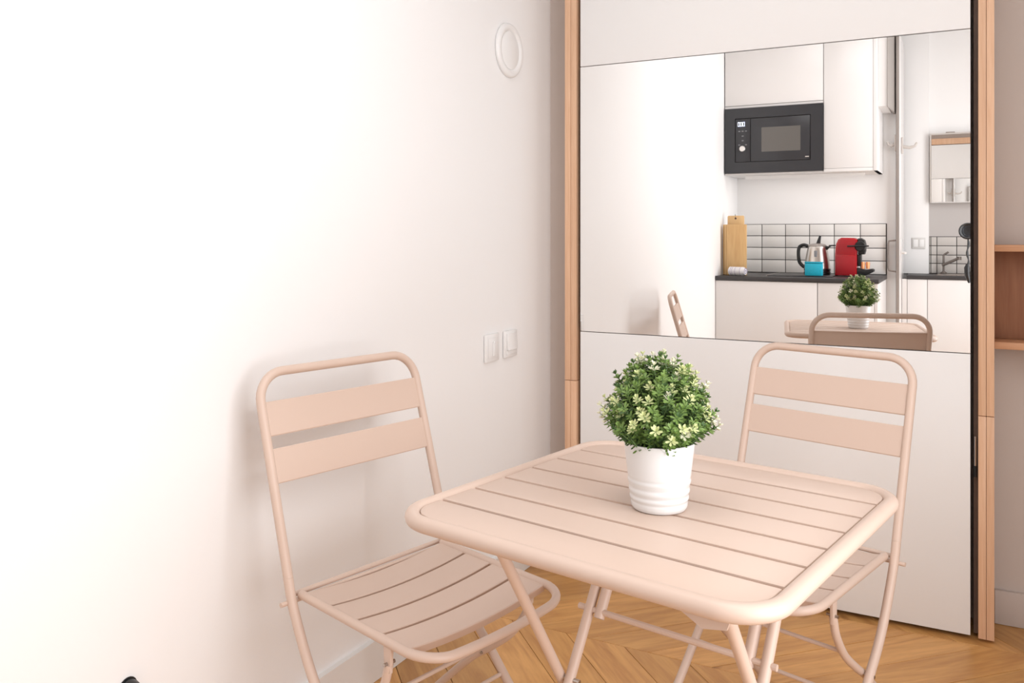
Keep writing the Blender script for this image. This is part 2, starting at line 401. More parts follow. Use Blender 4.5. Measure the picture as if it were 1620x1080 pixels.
# ------------------------------------------------------------------ folding chairs
def make_chair(label, x, y, h, wid, al):
    """local +x is forward, +y the chair's left, origin on the floor under the seat hinge"""
    t = thing('folding_chair', label, 'chair', (x, y, 0), h, 'pink folding chairs at the table')
    hp = .4139; T = .4278; r = .0093
    def up(tt, k): return Vector((-math.sin(al)*tt, k, hp + math.cos(al)*tt))
    leg = [(.345,.006),(.290,.060),(.233,.112),(.180,.168),(.128,.224),(.098,.254),(.070,.288),(.045,.326),(.022,.368)]
    # legs are the lower run of the bent back tube
    for s in (-1, 1):
        pts = smooth_path([(a, s*wid, z) for a, z in leg] + [up(0.0, s*wid), up(.04, s*wid)], 5)
        MB().tube(pts, r, 14).build('leg', M['pink'], t)
        cap = MB().tube([(.350,s*wid,.0005),(.340,s*wid,.012)], .0105, 12).build('foot_cap', M['pink'], t)
    fr = fillet([up(.04,-wid), up(T,-wid), up(T,wid), up(.04,wid)], [0,.058,.058,0], 9)
    MB().tube(fr, r, 14).build('back_frame', M['pink'], t)
    # two bent-steel back slats
    fwd = Vector((math.cos(al), 0, math.sin(al)))
    for t0, t1 in ((.3034,.3708),(.2128,.2794)):
        b = MB().use(M['pink']); n = 12; rows = []
        for i in range(n+1):
            k = -wid + 2*wid*i/n; c = -.004*(1-(k/wid)**2)
            row = []
            for tt, dd in ((t0,-.0045),(t0,.0025),(t0+.002,.004),(t1-.002,.004),(t1,.0025),(t1,-.0045),(t1-.0016,-.0045),(t1-.0016,.0018),(t0+.0016,.0018),(t0+.0016,-.0045)):
                row.append(b.bm.verts.new(up(tt,k) + fwd*(dd+c)))
            rows.append(row)
        for a, c in zip(rows, rows[1:]):
            m = len(a)
            for q in range(m): b.bm.faces.new((a[q], a[(q+1)%m], c[(q+1)%m], c[q]))
        b.bm.faces.new(rows[0][::-1]); b.bm.faces.new(rows[-1])
        b.build('back_slat', M['pink'], t)
    # seat
    sig = -.0395; hs = .4198; ws = wid-.0195; dep = .3562; rs = .0084
    def seat(d, k, dz=0): return Vector((d*math.cos(sig), k, hs + d*math.sin(sig) + dz))
    P = fillet([seat(.002,-ws), seat(dep,-ws), seat(dep,ws), seat(.002,ws)], [0,.058,.058,0], 9)
    sag = []
    for p in P:
        q = p.copy()
        if p.x > .2: q.z -= .011*max(0, 1-(p.y/ws)**2)*(p.x-.2)/.156
        sag.append(q)
    # denser front run so that the sag is a curve
    dense = []
    for a, b_ in zip(sag, sag[1:]):
        L_ = (b_-a).length; m = max(1, int(L_/.03))
        for i in range(m): 
            q = a.lerp(b_, i/m)
            if m > 1 and q.x > .34: q.z = seat(q.x/math.cos(sig), 0).z - .011*max(0, 1-(q.y/ws)**2)
            dense.append(q)
    dense.append(sag[-1])
    MB().tube(dense, rs, 14).build('seat_frame', M['pink'], t)
    for d0, d1 in ((.004,.0770),(.0838,.1535),(.1608,.2254),(.2326,.3000)):
        b = MB().use(M['pink']); n = 14; rows = []
        for i in range(n+1):
            k = -(ws-.006) + 2*(ws-.006)*i/n; c = -.012*(1-(k/ws)**2)
            rows.append([b.bm.verts.new(seat(d, k, dz+c)) for d, dz in ((d0,-.010),(d0,.0015),(d0+.0015,.003),(d1-.0015,.003),(d1,.0015),(d1,-.010),(d1-.0015,-.010),(d1-.0015,.001),(d0+.0015,.001),(d0+.0015,-.010))])
        for a, c in zip(rows, rows[1:]):
            m = len(a)
            for q in range(m): b.bm.faces.new((a[q], a[(q+1)%m], c[(q+1)%m], c[q]))
        b.bm.faces.new(rows[0][::-1]); b.bm.faces.new(rows[-1])
        b.build('seat_slat', M['pink'], t)
    MB().tube([(-.004,-wid-.021,hp-.004),(-.004,wid+.021,hp-.004)], .0045, 10).build('hinge_rod', M['pink'], t)
    MB().tube([(-.013,-wid+.006,hp+.004),(-.013,wid-.006,hp+.004)], .0050, 10).build('rear_bar', M['pink'], t)
    # rear legs: hang from brackets under the seat, cross the front legs, run to the rear feet
    wb = wid-.0185
    rl = [(.2575,.374),(.255,.362),(.243,.330),(.207,.283),(.155,.241),(.095,.198),(.020,.130),(-.045,.068),(-.110,.006)]
    for s in (-1, 1):
        MB().tube(smooth_path([(a, s*wb, z) for a, z in rl], 5), .0080, 14).build('rear_leg', M['pink'], t)
        MB().prism([(.250,.360),(.264,.360),(.267,.406),(.247,.406)], s*wb-.0035, s*wb+.0035, axis=1, bev=.001).build('bracket', M['pink'], t)
        MB().tube([(.257, s*(wb-.013), .375), (.257, s*(wb+.010), .375)], .0032, 8).build('bolt', M['steel'], t)
        MB().tube([(.130, s*(wid+.010), .221), (.130, s*(wb-.010), .221)], .0035, 8).build('bolt', M['steel'], t)
        MB().tube([(-.115,s*wb,.0005),(-.104,s*wb,.012)], .0105, 12).build('foot_cap', M['pink'], t)
    MB().tube([(.215,-wb,.292),(.215,wb,.292)], .0042, 10).build('cross_bar', M['pink'], t)
    MB().tube([(.167,-wid,.181),(.167,wid,.181)], .0042, 10).build('cross_bar', M['pink'], t)
    return t
make_chair('pink slatted folding chair with its back to the left white wall', .2021, -1.2066, -.2435, .2019, .2866)
make_chair('pink slatted folding chair standing in front of the mirror behind the table', .9569, -.6115, -1.8564, .1890, .2895)

# ------------------------------------------------------------------ folding table
tb = thing('folding_table', 'square pink slatted metal folding table carrying the potted plant', 'table', (.8497, -1.3616, 0), -.1783)
HT = .281; RC = .060; RT = .0118; ZT = .690
pts = fillet([(-HT,-HT,ZT-.0085),(HT,-HT,ZT-.0085),(HT,HT,ZT-.0085),(-HT,HT,ZT-.0085)], RC, 12, closed=True)
MB().tube(pts, RT, 16, closed=True).build('rim', M['pink'], tb)
HI = HT-.0115; RI = RC-.0115
def alim(b):
    d = abs(b)-(HI-RI)
    return HI if d <= 0 else HI-RI+math.sqrt(max(0, RI*RI-d*d))
sp = .0775; gap = .0072
for i in range(7):
    b0 = -HI if i == 0 else (i-3.5)*sp + gap/2
    b1 = HI if i == 6 else (i-2.5)*sp - gap/2
    bs = [b0+(b1-b0)*k/10 for k in range(11)]
    out = [(alim(b), b) for b in bs] + [(-alim(b), b) for b in bs[::-1]]
    out = [p for k, p in enumerate(out) if k == 0 or (abs(p[0]-out[k-1][0])+abs(p[1]-out[k-1][1])) > 1e-5]
    MB().prism(out, ZT-.0125, ZT-.0015, bev=.0009).build('table_slat', M['pink'], tb)
ZC = .365
def leg_line(slope, top=.668, bot=.006):
    return ((top-ZC)/slope, top, (bot-ZC)/slope, bot)
for nm, slope, aa in (('leg', -1.6, (-.180, .186)), ('leg', 1.6, (-.161, .150))):
    b1, z1, b0, z0 = leg_line(slope)
    for a in aa:
        MB().tube([(a,b0,z0),(a,b1*.5,ZC+slope*b1*.5),(a,b1,z1)], .0088, 14).build('leg', M['pink'], tb)
        MB().tube([(a,b0,.0005),(a,b0-.004/slope*1.6,.014)], .0108, 12).build('foot_cap', M['pink'], tb)
    MB().tube([(aa[0],b1,z1-.002),(aa[1],b1,z1-.002)], .0080, 12).build('top_bar', M['pink'], tb)
    bl = (.10-ZC)/slope
    MB().tube([(aa[0],bl,.10),(aa[1],bl,.10)], .0060, 12).build('cross_bar', M['pink'], tb)
for a0, a1 in ((-.190,-.142),(.138,.198)):
    MB().tube([(a0,0,ZC),(a1,0,ZC)], .0042, 10).build('pivot_bolt', M['steel'], tb)
# latch: rod through the far frame and two sockets hanging from the top
MB().tube([(-.182,.060,.461),(.166,.060,.461)], .0052, 10).build('latch_rod', M['pink'], tb)
for a in (-.140, .122):
    k = 1.6
    p0 = Vector((a, .056, .451)); p1 = Vector((a, .056+(.666-.451)/k, .666))
    MB().tube([p0, p1], .0092, 14, caps=False).build('latch_socket', M['pink'], tb)
    MB().tube([p0+(p1-p0)*.012, p0+(p1-p0)*.02], .0088, 14).build('socket_plug', M['dark'], tb)
for s in (-.192, .192):
    MB().box(-.225, .225, s-.012, s+.012, .6685, .6770, .001).build('under_rail', M['pink'], tb)
MB().prism([(.165,.677),(.238,.677),(.230,.652),(.200,.646),(.172,.660)], -.262, -.258, axis=1).build('corner_bracket', M['pink'], tb)

# ------------------------------------------------------------------ potted plant on the table
pl = thing('potted_plant', 'small leafy green and cream plant in a ribbed white pot on the pink table', 'plant', (.8611, -1.3854, ZT-.0012))
prof = [(.0005,0),(.036,0),(.0395,.0012),(.0413,.004)]
def pr(z):
    return .0413 + (.0528-.0413)*z/.100
zs = [.004+.0955*i/64 for i in range(65)]
for z in zs[1:]:
    f = z/.1; d = 0
    for c_, a_, wd in ((.475,-.0007,.018),(.43,.0009,.03),(.345,-.0009,.022),(.29,.0009,.03),(.225,-.0009,.02),(.18,.0008,.025),(.13,-.0008,.018)):
        d += a_*math.exp(-((f-c_)/wd)**2)
    prof.append((pr(z)+d, z))
prof += [(.0526,.1005),(.0515,.1010),(.0502,.1003),(.0495,.097),(.0480,.086),(.0005,.086)]
MB().lathe(prof, 64).build('pot', M['pot'], pl)
b = MB(); b.lathe([(.0475,.0865),(.044,.090),(.02,.094),(.0005,.095)], 24, cap=False); b.build('soil', M['soil'], pl)
def sprig_mesh(kind, seed):
    """one twig along +z, 0.055 long, with whorls of small spoon leaves and a rosette tip"""
    rnd = random.Random(seed); b = MB()
    L_ = .055
    bend = (rnd.uniform(-.008,.008), rnd.uniform(-.008,.008))
    def ax(t): return Vector((bend[0]*t*t, bend[1]*t*t, L_*t))
    b.use(M['stem']); b.tube([ax(0), ax(.4), ax(.75), ax(1)], [.0010,.0009,.0007,.0005], 4)
    def leaf(o, az, el, ln, wd, m):
        b.use(m)
        d = Vector((math.cos(az)*math.cos(el), math.sin(az)*math.cos(el), math.sin(el)))
        sd = Vector((-math.sin(az), math.cos(az), 0)); n = d.cross(sd)
        pt = [o, o+d*ln*.45-sd*wd*.8+n*ln*.05, o+d*ln*.78-sd*wd+n*ln*.0, o+d*ln, o+d*ln*.78+sd*wd, o+d*ln*.45+sd*wd*.8+n*ln*.05]
        mid = o+d*ln*.6-n*ln*.09
        vs = [b.bm.verts.new(p) for p in pt]; mv = b.bm.verts.new(mid)
        for i in range(6):
            f = b.bm.faces.new((vs[i], vs[(i+1)%6], mv)); f.material_index = b.mi
    low = {'dark':'leaf_d','mid':'leaf_m','cream':'leaf_m','pale':'leaf_m'}[kind]
    tip = {'dark':'leaf_d','mid':'leaf_m','cream':'leaf_l','pale':'leaf_w'}[kind]
    tip2 = {'dark':'leaf_m','mid':'leaf_m','cream':'leaf_l','pale':'leaf_w'}[kind]
    az = rnd.uniform(0, 6)
    for t in (.22,.36,.5,.63,.75):
        for q in range(4):
            leaf(ax(t), az+q*PI/2+rnd.uniform(-.3,.3), rnd.uniform(.2,.7), rnd.uniform(.0085,.012), .0017, M[low])
        az += PI/4
    for q in range(7):
        leaf(ax(.88), az+q*2*PI/7+rnd.uniform(-.2,.2), rnd.uniform(.25,.6), rnd.uniform(.008,.0105), .0017, M[tip2])
    for q in range(5):
        leaf(ax(.98), az+q*2*PI/5+rnd.uniform(-.2,.2), rnd.uniform(.75,1.25), rnd.uniform(.006,.008), .0015, M[tip])
    o = b.build('sprig', None, smooth=True, ang=80); me = o.data; bpy.data.objects.remove(o); return me
SM = {k: [sprig_mesh(k, 11*i+j) for i in range(3)] for j, k in enumerate(('dark','mid','cream','pale'))}
rp = random.Random(3)
N = 210
for i in range(N):
    # directions spread over an upper dome (fibonacci), sprig tips lie near the dome surface
    u = (i+.5)/N; zc = 1-1.22*u; ph = i*2.39996
    rr = math.sqrt(max(0, 1-zc*zc))
    d = Vector((rr*math.cos(ph), rr*math.sin(ph), zc))
    R_ = rp.uniform(.84, 1.01)
    sh_ = 1-.16*max(0, d.z)
    tipp = Vector((d.x*.088*R_*sh_, d.y*.088*R_*sh_, .137 + d.z*(.098 if d.z > 0 else .050)*R_))
    base_dir = (tipp - Vector((0,0,.085 if d.z > -.05 else .110)) + Vector((0,0,.015))).normalized()
    if d.z < 0: base_dir = (base_dir + Vector((0,0,.35))).normalized()
    ln = rp.uniform(.95, 1.25)
    start = tipp - base_dir*.055*ln
    kd = rp.random()
    kind = 'dark' if kd < .27 else 'mid' if kd < .66 else 'cream' if kd < .88 else 'pale'
    me = rp.choice(SM[kind])
    o = bpy.data.objects.new('sprig', me); COL.objects.link(o); o.parent = pl
    o.location = start
    q = Vector((0,0,1)).rotation_difference(base_dir)
    o.rotation_mode = 'QUATERNION'; o.rotation_quaternion = q @ Matrix.Rotation(rp.uniform(0,6.28), 3, 'Z').to_quaternion()
    o.scale = (ln, ln, ln)
bs = MB()
for i in range(46):
    a = i*2.39996; r0 = .040*math.sqrt((i+.5)/46)
    bs.tube([(r0*math.cos(a), r0*math.sin(a), .088), (r0*1.25*math.cos(a), r0*1.25*math.sin(a), .118), (r0*1.6*math.cos(a), r0*1.6*math.sin(a), .145)], .0011, 4)
o = bs.build('stems', M['stem'], pl); o['kind'] = 'stuff'

# ------------------------------------------------------------------ kitchen behind the camera (seen in the mirror)
FY, MY, BY = -2.463, -2.693, -3.06
KX0 = -.0435
def cab(name, label, cat, loc, grp=None): return thing(name, label, cat, loc, 0, grp)
def pb(par, name, b, m, bev=0.0):
    L_ = par.location
    return MB().box(b[0]-L_[0], b[1]-L_[0], b[2]-L_[1], b[3]-L_[1], b[4]-L_[2], b[5]-L_[2], bev).build(name, m, par)
# base cabinets
c1 = cab('base_cabinet', 'wide white base cabinet under the dark worktop, beside the left wall', 'cabinet', (.25, -2.76, 0), 'white base cabinets')
pb(c1, 'body', (KX0, .5345, BY, FY-.021, .0005, .8255), M['kit_in'])
pb(c1, 'door', (KX0+.001, .5350, FY-.02, FY, .07, .823), M['kit'], .001)
c2 = cab('base_cabinet', 'narrow white base cabinet under the red coffee machine end of the worktop', 'cabinet', (.70, -2.76, 0), 'white base cabinets')
pb(c2, 'body', (.5365, .836, BY, FY-.021, .0005, .8255), M['kit_in'])
pb(c2, 'door', (.5385, .8345, FY-.02, FY, .07, .823), M['kit'], .001)
pb(c2, 'side_panel', (.8362, .852, BY, FY, .0005, .8255), M['kit'])
wt = cab('worktop', 'charcoal kitchen worktop carrying the kettle, coffee machine and boards', 'worktop', (.41, -2.76, .826))
pb(wt, 'slab', (KX0, .857, BY, FY+.006, .826, .850), M['worktop'], .001)
hob = cab('hob', 'flat black glass hob set in the worktop behind the kettle', 'hob', (.43, -2.80, .8503))
pb(hob, 'glass', (.235, .60, -3.0, -2.58, .8503, .8545), M['black'], .001)
pb(hob, 'edge_strip', (.228, .2348, -3.0, -2.58, .8503, .8560), M['nickel'], .0005)
# tiled splashback: wall board with separate tiles
spb = struct(box('trim_1', (KX0, .856, -3.0637, -3.0604, .8505, 1.1645), M['grout']))
xs = [KX0, .109, .257, .405, .553, .705, .852]; zsr = [.8515, .934, 1.013, 1.088, 1.1635]
tile_me = {}
for i in range(6):
    for j in range(4):
        g = .0022; x0, x1 = xs[i]+(g if i else 0), xs[i+1]-g; z0, z1 = zsr[j]+g, zsr[j+1]-g
        key = (round(x1-x0,3), round(z1-z0,3))
        if key not in tile_me:
            o = MB().box(-(x1-x0)/2, (x1-x0)/2, -.004, .0035, -(z1-z0)/2, (z1-z0)/2, .0012).build('tile', M['tile']); tile_me[key] = o.data; bpy.data.objects.remove(o)
        o = bpy.data.objects.new('tile', tile_me[key]); COL.objects.link(o); o.parent = spb
        o.location = ((x0+x1)/2, -3.0562, (z0+z1)/2)
# wall cabinets
u1 = cab('wall_cabinet', 'white wall cabinet with a lift door above the built-in microwave', 'cabinet', (.25, -2.88, 1.474), 'white wall cabinets')
TOP = 2.36
pb(u1, 'door', (KX0+.001, .5365, MY-.018, MY, 1.892, TOP), M['kit'], .001)
pb(u1, 'rail', (KX0, .5375, MY-.03, MY-.004, 1.8755, 1.8895), M['kit'])
pb(u1, 'body', (KX0, .5375, BY, MY-.0305, 1.8760, TOP), M['kit_in'])
pb(u1, 'bottom_board', (KX0, .5375, BY, MY-.004, 1.466, 1.4735), M['kit'])
u2 = cab('wall_cabinet', 'tall narrow white wall cabinet right of the microwave', 'cabinet', (.69, -2.88, 1.474), 'white wall cabinets')
pb(u2, 'body', (.5395, .832, BY, MY-.0185, 1.466, TOP), M['kit_in'])
pb(u2, 'door', (.5400, .8085, MY-.018, MY, 1.486, TOP), M['kit'], .001)
pb(u2, 'end_panel', (.8095, .8335, BY, MY+.001, 1.466, TOP), M['kit'], .001)
pb(u2, 'bottom_rail', (.5395, .8085, MY-.018, MY, 1.466, 1.4845), M['kit'], .001)
# microwave
WX0, WX1, WZ0, WZ1 = KX0+.0005, .5375, 1.4745, 1.8740
ww, wh = WX1-WX0, WZ1-WZ0
mw = cab('microwave', 'black built-in microwave with a lit clock and silver dial', 'microwave', ((WX0+WX1)/2, MY, WZ0))
# seen in the mirror its left is world +x-mirrored only in depth: fractions run left to right along +x
def mb_(name, fx0, fx1, fz0, fz1, y0, y1, m, bev=.0006):
    return pb(mw, name, (WX0+fx0*ww, WX0+fx1*ww, MY+y0, MY+y1, WZ1-fz1*wh, WZ1-fz0*wh), m, bev)
pb(mw, 'case', (WX0+.01, WX1-.01, BY+.002, MY-.002, WZ0+.002, WZ1-.002), M['mw'])
fr = MB(); L_ = mw.location
for fx0, fx1, fz0, fz1 in ((0,.109,0,1),(.88,1,0,1),(.109,.88,0,.157),(.109,.88,.835,1)):
    fr.box(WX0+fx0*ww-L_[0], WX0+fx1*ww-L_[0], -.0015, .010, WZ1-fz1*wh-L_[2], WZ1-fz0*wh-L_[2])
fr.build('frame', M['mw'], mw)
mb_('recess', .109, .88, .157, .835, -.0016, .001, M['mw_line'], 0)
mb_('control_panel', .116, .268, .168, .825, .0012, .007, M['mw'])
dr = mb_('door', .276, .872, .168, .825, .0012, .008, M['mw'])
def sub(name, fx0, fx1, fz0, fz1, y0, y1, m, par):
    o = mb_(name, fx0, fx1, fz0, fz1, y0, y1, m, 0); o.parent = par; return o
sub('window', .386, .779, .313, .684, .0082, .009, M['mw_glass'], dr)
sub('badge', .825, .862, .775, .79, .0082, .0086, M['silver'], dr)
cp = [c for c in mw.children if c.name.startswith('control_panel')][0]
def seg(par, cx, cz, s, m):
    b = MB()
    w_, h_ = s*.5, s
    t_ = s*.16
    for (x0,x1,z0,z1) in ((-w_,w_,h_-t_,h_),(-w_,w_,-h_,-h_+t_),(-w_,-w_+t_,-h_,h_),(w_-t_,w_,-h_,h_)):
        b.box(cx+x0-L_[0], cx+x1-L_[0], .0072, .0078, cz+z0-L_[2], cz+z1-L_[2])
    return b.build('digit', m, par)
for k in range(3):
    seg(cp, WX0+(.150+.025*k)*ww, WZ1-.247*wh, .0125, M['digit'])
kn = MB().lathe([(.0178,.0075),(.0178,.020),(.016,.0225),(.0005,.0225)], 32, c=(WX0+.19*ww-L_[0],0,WZ1-.627*wh-L_[2]), axis='y').build('dial', M['silver'], mw)
for fx, fz in ((.155,.355),(.19,.355),(.225,.355),(.19,.43),(.19,.50),(.155,.565),(.225,.565)):
    sub('button', fx-.010, fx+.010, fz-.008, fz+.008, .0072, .0078, M['label_g'], cp)

# added fill light for the worktop wall; its strip and lip are made up
ul = cab('under_cabinet_fill', 'slim white fill-light strip added under the wall cabinets', 'fill light', (.40, -2.86, 1.458))
pb(ul, 'housing', (.05, .75, -2.88, -2.84, 1.456, 1.4655), M['plastic_w'], .001)
pb(ul, 'front_lip', (.05, .75, -2.8395, -2.836, 1.445, 1.4655), M['plastic_w'])
l3 = bpy.data.lights.new('kitchen_fill', 'AREA'); l3.shape = 'RECTANGLE'; l3.size = .68; l3.size_y = .03; l3.energy = 0.6; l3.color = (1, .96, .93)
l3o = bpy.data.objects.new('kitchen_fill', l3); COL.objects.link(l3o); l3o.parent = ul; l3o.location = (0, 0, -.0035)

# objects on the worktop
WT = .8503
# boards
bd = thing('chopping_board', 'thick bamboo chopping board standing upright beside the left kitchen wall', 'chopping board', (.052, -2.60, WT), 0)
MB().box(-.060, .058, -.012, .012, 0.0005, .308, .003).build('board', M['bamboo'], bd)
MB().prism([(-.0925,-.030),(-.0605,.012),(-.0605,-.012),(-.078,-.036)], 0.0005, .308, bev=.002).build('end_strip', M['bamboo_l'], bd)
bd2 = thing('chopping_board', 'narrow bamboo board with a handle tab rising behind the thick board', 'chopping board', (.035, -2.648, WT), 0)
b = MB(); b.prism([(-.050,.0005),(.050,.0005),(.050,.355),(.046,.362),(-.046,.362),(-.050,.355)], -.007, .007, axis=1, bev=.002); b.build('board', M['bamboo_l'], bd2)
MB().lathe([(.006,-.0085),(.006,.0085)], 14, c=(0,0,.345), axis='y').build('hanging_eye', M['walnut'], bd2)
MB().tube([(0,.009,.345),(-.004,.004,.37),(0,-.009,.345)], .0012, 6).build('cord', M['walnut'], bd2)
bd3 = thing('chopping_board', 'dark walnut scalloped board behind the bamboo ones at the wall', 'chopping board', (-.014, -2.69, WT), 0)
prf = [(-.026,.0005),(.026,.0005)] + [(.026+.004*math.sin(k*PI/3), .02+.27*k/12) for k in range(13)] + [(.018,.302),(-.018,.302),(-.026,.29)]
MB().prism(prf, -.006, .006, axis=1, bev=.0015).build('board', M['walnut'], bd3)
# rolled towel
tw = thing('rolled_towel', 'small rolled white towel with purple stripes in front of the chopping boards', 'towel', (.070, -2.535, WT), math.radians(16))
b = MB().use(M['towel'])
xsn = [-.052,-.048,-.036,-.034,-.026,-.024,-.006,-.004,.004,.006,.026,.028,.040,.050,.053]
prof = [(.026 if abs(x) < .05 else .020, x) for x in xsn]
b.lathe(prof, 24, c=(0,0,.0268), axis='x')
b.mats.append(M['towel_p'])
for f in b.bm.faces:
    c_ = f.calc_center_median().x
    if (-.036 < c_ < -.034) or (-.026 < c_ < -.024) or (-.006 < c_ < -.004) or (.026 < c_ < .028): f.material_index = 1
b.build('roll', None, tw)
sp_ = [(.0535, math.cos(k*.5)*(.003+.0011*k*.9), .0268+math.sin(k*.5)*(.003+.0011*k*.9)) for k in range(20)]
MB().tube(sp_, .0016, 6).build('spiral_end', M['towel_p'], tw)
MB().tube([(-.0535, p[1], p[2]) for p in sp_], .0016, 6).build('spiral_end', M['towel_p'], tw)
# kettle
kt = thing('kettle', 'brushed steel electric kettle with black handle and base, behind the blue box', 'kettle', (.482, -2.84, WT+.0044), 0)
MB().lathe([(.0005,0),(.074,0),(.077,.004),(.077,.016),(.072,.021),(.0005,.021)], 40).build('base', M['black'], kt)
MB().lathe([(.0005,.0215),(.075,.0215),(.076,.028),(.074,.055),(.068,.10),(.060,.145),(.055,.165),(.053,.170),(.0005,.170)], 48).build('body', mat('brushed_steel', (0.62,0.58,0.54), 0.28, metal=1.0), kt)
MB().lathe([(.0765,.023),(.0775,.026),(.0765,.034),(.0755,.036)], 40, cap=False).build('lower_band', M['black'], kt)
MB().lathe([(.054,.1705),(.054,.175),(.046,.183),(.02,.188),(.0005,.189)], 36).build('lid', M['nickel'], kt)
MB().tube([(.006,0,.186),(.010,0,.205),(.018,0,.236)], [.013,.010,.006], 10).build('lid_knob', M['black'], kt)
hp_ = smooth_path([(-.052,0,.170),(-.078,0,.178),(-.104,0,.165),(-.110,0,.125),(-.104,0,.075),(-.082,0,.048),(-.071,0,.045)], 5)
MB().tube(hp_, .0105, 10).build('handle', M['black'], kt)
MB().prism([(.045,.135),(.068,.160),(.080,.172),(.052,.172)], -.020, .020, axis=1, bev=.004).build('spout', M['black'], kt)
MB().box(-.009, .009, .052, .0665, .075, .145, .003).build('level_window', M['label_g'], kt)
# blue box
bl = thing('sponge_box', 'bright cyan sponge block in front of the steel kettle', 'sponge', (.490, -2.655, WT+.0044), math.radians(4))
MB().box(-.049, .049, -.018, .018, .0003, .072, .004).build('block', M['cyan'], bl)
MB().box(-.050, .050, -.019, .019, .0723, .082, .003).build('scouring_pad', M['cyan_d'], bl)
# coffee machine: lies with its side to the mirror, spout to +x
cm = thing('coffee_machine', 'red capsule coffee machine with black head and drip tray at the worktop end', 'coffee machine', (.685, -2.80, WT), 0)
body = [(-.090,.0045),(.030,.0045),(.030,.130),(.035,.190),(.032,.219),(.016,.227),(-.054,.228),(-.072,.218),(-.084,.190),(-.090,.130)]
MB().prism(body, -.055, .055, axis=1, bev=.006).build('body', M['red'], cm)
MB().prism([(-.082,.012),(.022,.012),(.022,.120),(-.082,.120)], .0552, .0575, axis=1, bev=.001).build('side_panel', M['red_d'], cm)
MB().prism([(-.082,.128),(.025,.128),(.029,.185),(.024,.212),(-.052,.218),(-.074,.186)], .0552, .0570, axis=1, bev=.001).build('upper_side_panel', M['red_d'], cm)
hd = [(.0365,.130),(.070,.130),(.076,.150),(.078,.185),(.070,.214),(.052,.226),(.0365,.224)]
MB().prism(hd, -.040, .045, axis=1, bev=.008).build('head', M['black'], cm)
MB().lathe([(.030,.0455),(.030,.058),(.026,.062),(.0005,.062)], 28, c=(.050,0,.178), axis='y').build('lever_hub', M['black'], cm)
MB().tube([(-.020,.066,.178),(.03,.066,.180),(.098,.066,.180)], .0045, 8).build('lever', M['black'], cm)
MB().tube([(-.128,.02,.180),(-.09,.02,.182)], .004, 8).build('rear_lever', M['black'], cm)
MB().box(.0305, .052, -.035, .035, .060, .129, .004).build('spout_column', M['black'], cm)
for xx in (.061, .088):
    MB().lathe([(.010,0),(.0125,.030),(.0105,.040)], 12, c=(xx,.02,.046)).build('capsule', M['copper'], cm)
MB().prism([(.0305,.0045),(.075,.0045),(.120,.028),(.122,.040),(.112,.046),(.080,.040),(.0305,.050)], -.045, .045, axis=1, bev=.003).build('drip_tray', M['black'], cm)

# ------------------------------------------------------------------ passage beyond the kitchen
dk = cab('hanging_panel', 'tall taupe panel hanging beside the wall cabinets near the door', 'panel', (.862, -3.06, 1.83))
MB().prism([(a-.862, b_+3.06) for a, b_ in ((.883,-2.705),(.885,-2.705),(.905,-3.063),(.893,-3.063))], .006, H-1.83-.0005).build('side_panel', M['taupe'], dk)
MB().prism([(a-.862, b_+3.06) for a, b_ in ((.883,-2.705),(.885,-2.705),(.905,-3.063),(.893,-3.063))], 0, .0055).build('bottom_strip', M['nickel'], dk)
pb(u2, 'added_filler', (.8340, .8815, -3.062, -2.715, 1.836, TOP), M['kit'])  # added so a bright face covers the unlit gap beside the cabinet
dl = struct(box('door_1', (.9115, .928, -3.46, -3.002, .004, 2.32), M['door'], bev=.001))
box('edge_strip', (.9115, .928, -3.0015, -2.9995, .004, 2.32), M['nickel'], dl)
def lever(par, x, s, y, z):
    MB().lathe([(.012,0),(.012,.008)], 16, c=(x,y,z), axis='x').build('handle_rose', M['nickel'], par)
b = MB(); b.box(.9284,.933,-3.16,-3.12,.93,1.07); b.build('handle_plate', M['door'], dl)
MB().tube([(.933,-3.14,.985),(.958,-3.14,.985),(.960,-3.05,.985)], .007, 10).build('lever_handle', M['door'], dl)
MB().tube([(.9112,-3.03,1.062),(.870,-3.03,1.058),(.865,-3.03,1.04),(.865,-3.03,.895),(.870,-3.03,.878),(.9112,-3.03,.872)], .005, 10).build('pull_handle', M['nickel'], dl)
M['hookm'] = mat('hook_grey_beige', (0.56, 0.51, 0.475), 0.4)
hk = thing('coat_hook', 'pale double coat hook on the door face turned to the sink', 'hook', (.9284, -3.20, 1.655), 0, 'coat hooks on the door')
MB().box(0.0002, .010, -.022, .022, -.055, .045, .003).build('plate', M['hookm'], hk)
MB().tube([(.010,0,-.012),(.045,0,-.020),(.075,0,-.012),(.088,0,.010)], [.011,.010,.008,.007], 10).build('hook', M['hookm'], hk)
hk2 = thing('coat_hook', 'pale coat hook on the door face turned to the kitchen cabinets', 'hook', (.9112, -3.028, 1.655), PI, 'coat hooks on the door')
MB().box(0.0002, .010, -.022, .022, -.055, .045, .003).build('plate', M['hookm'], hk2)
MB().tube([(.010,0,-.012),(.030,0,-.020),(.045,0,-.012),(.050,0,.004)], [.011,.010,.008,.007], 10).build('hook', M['hookm'], hk2)
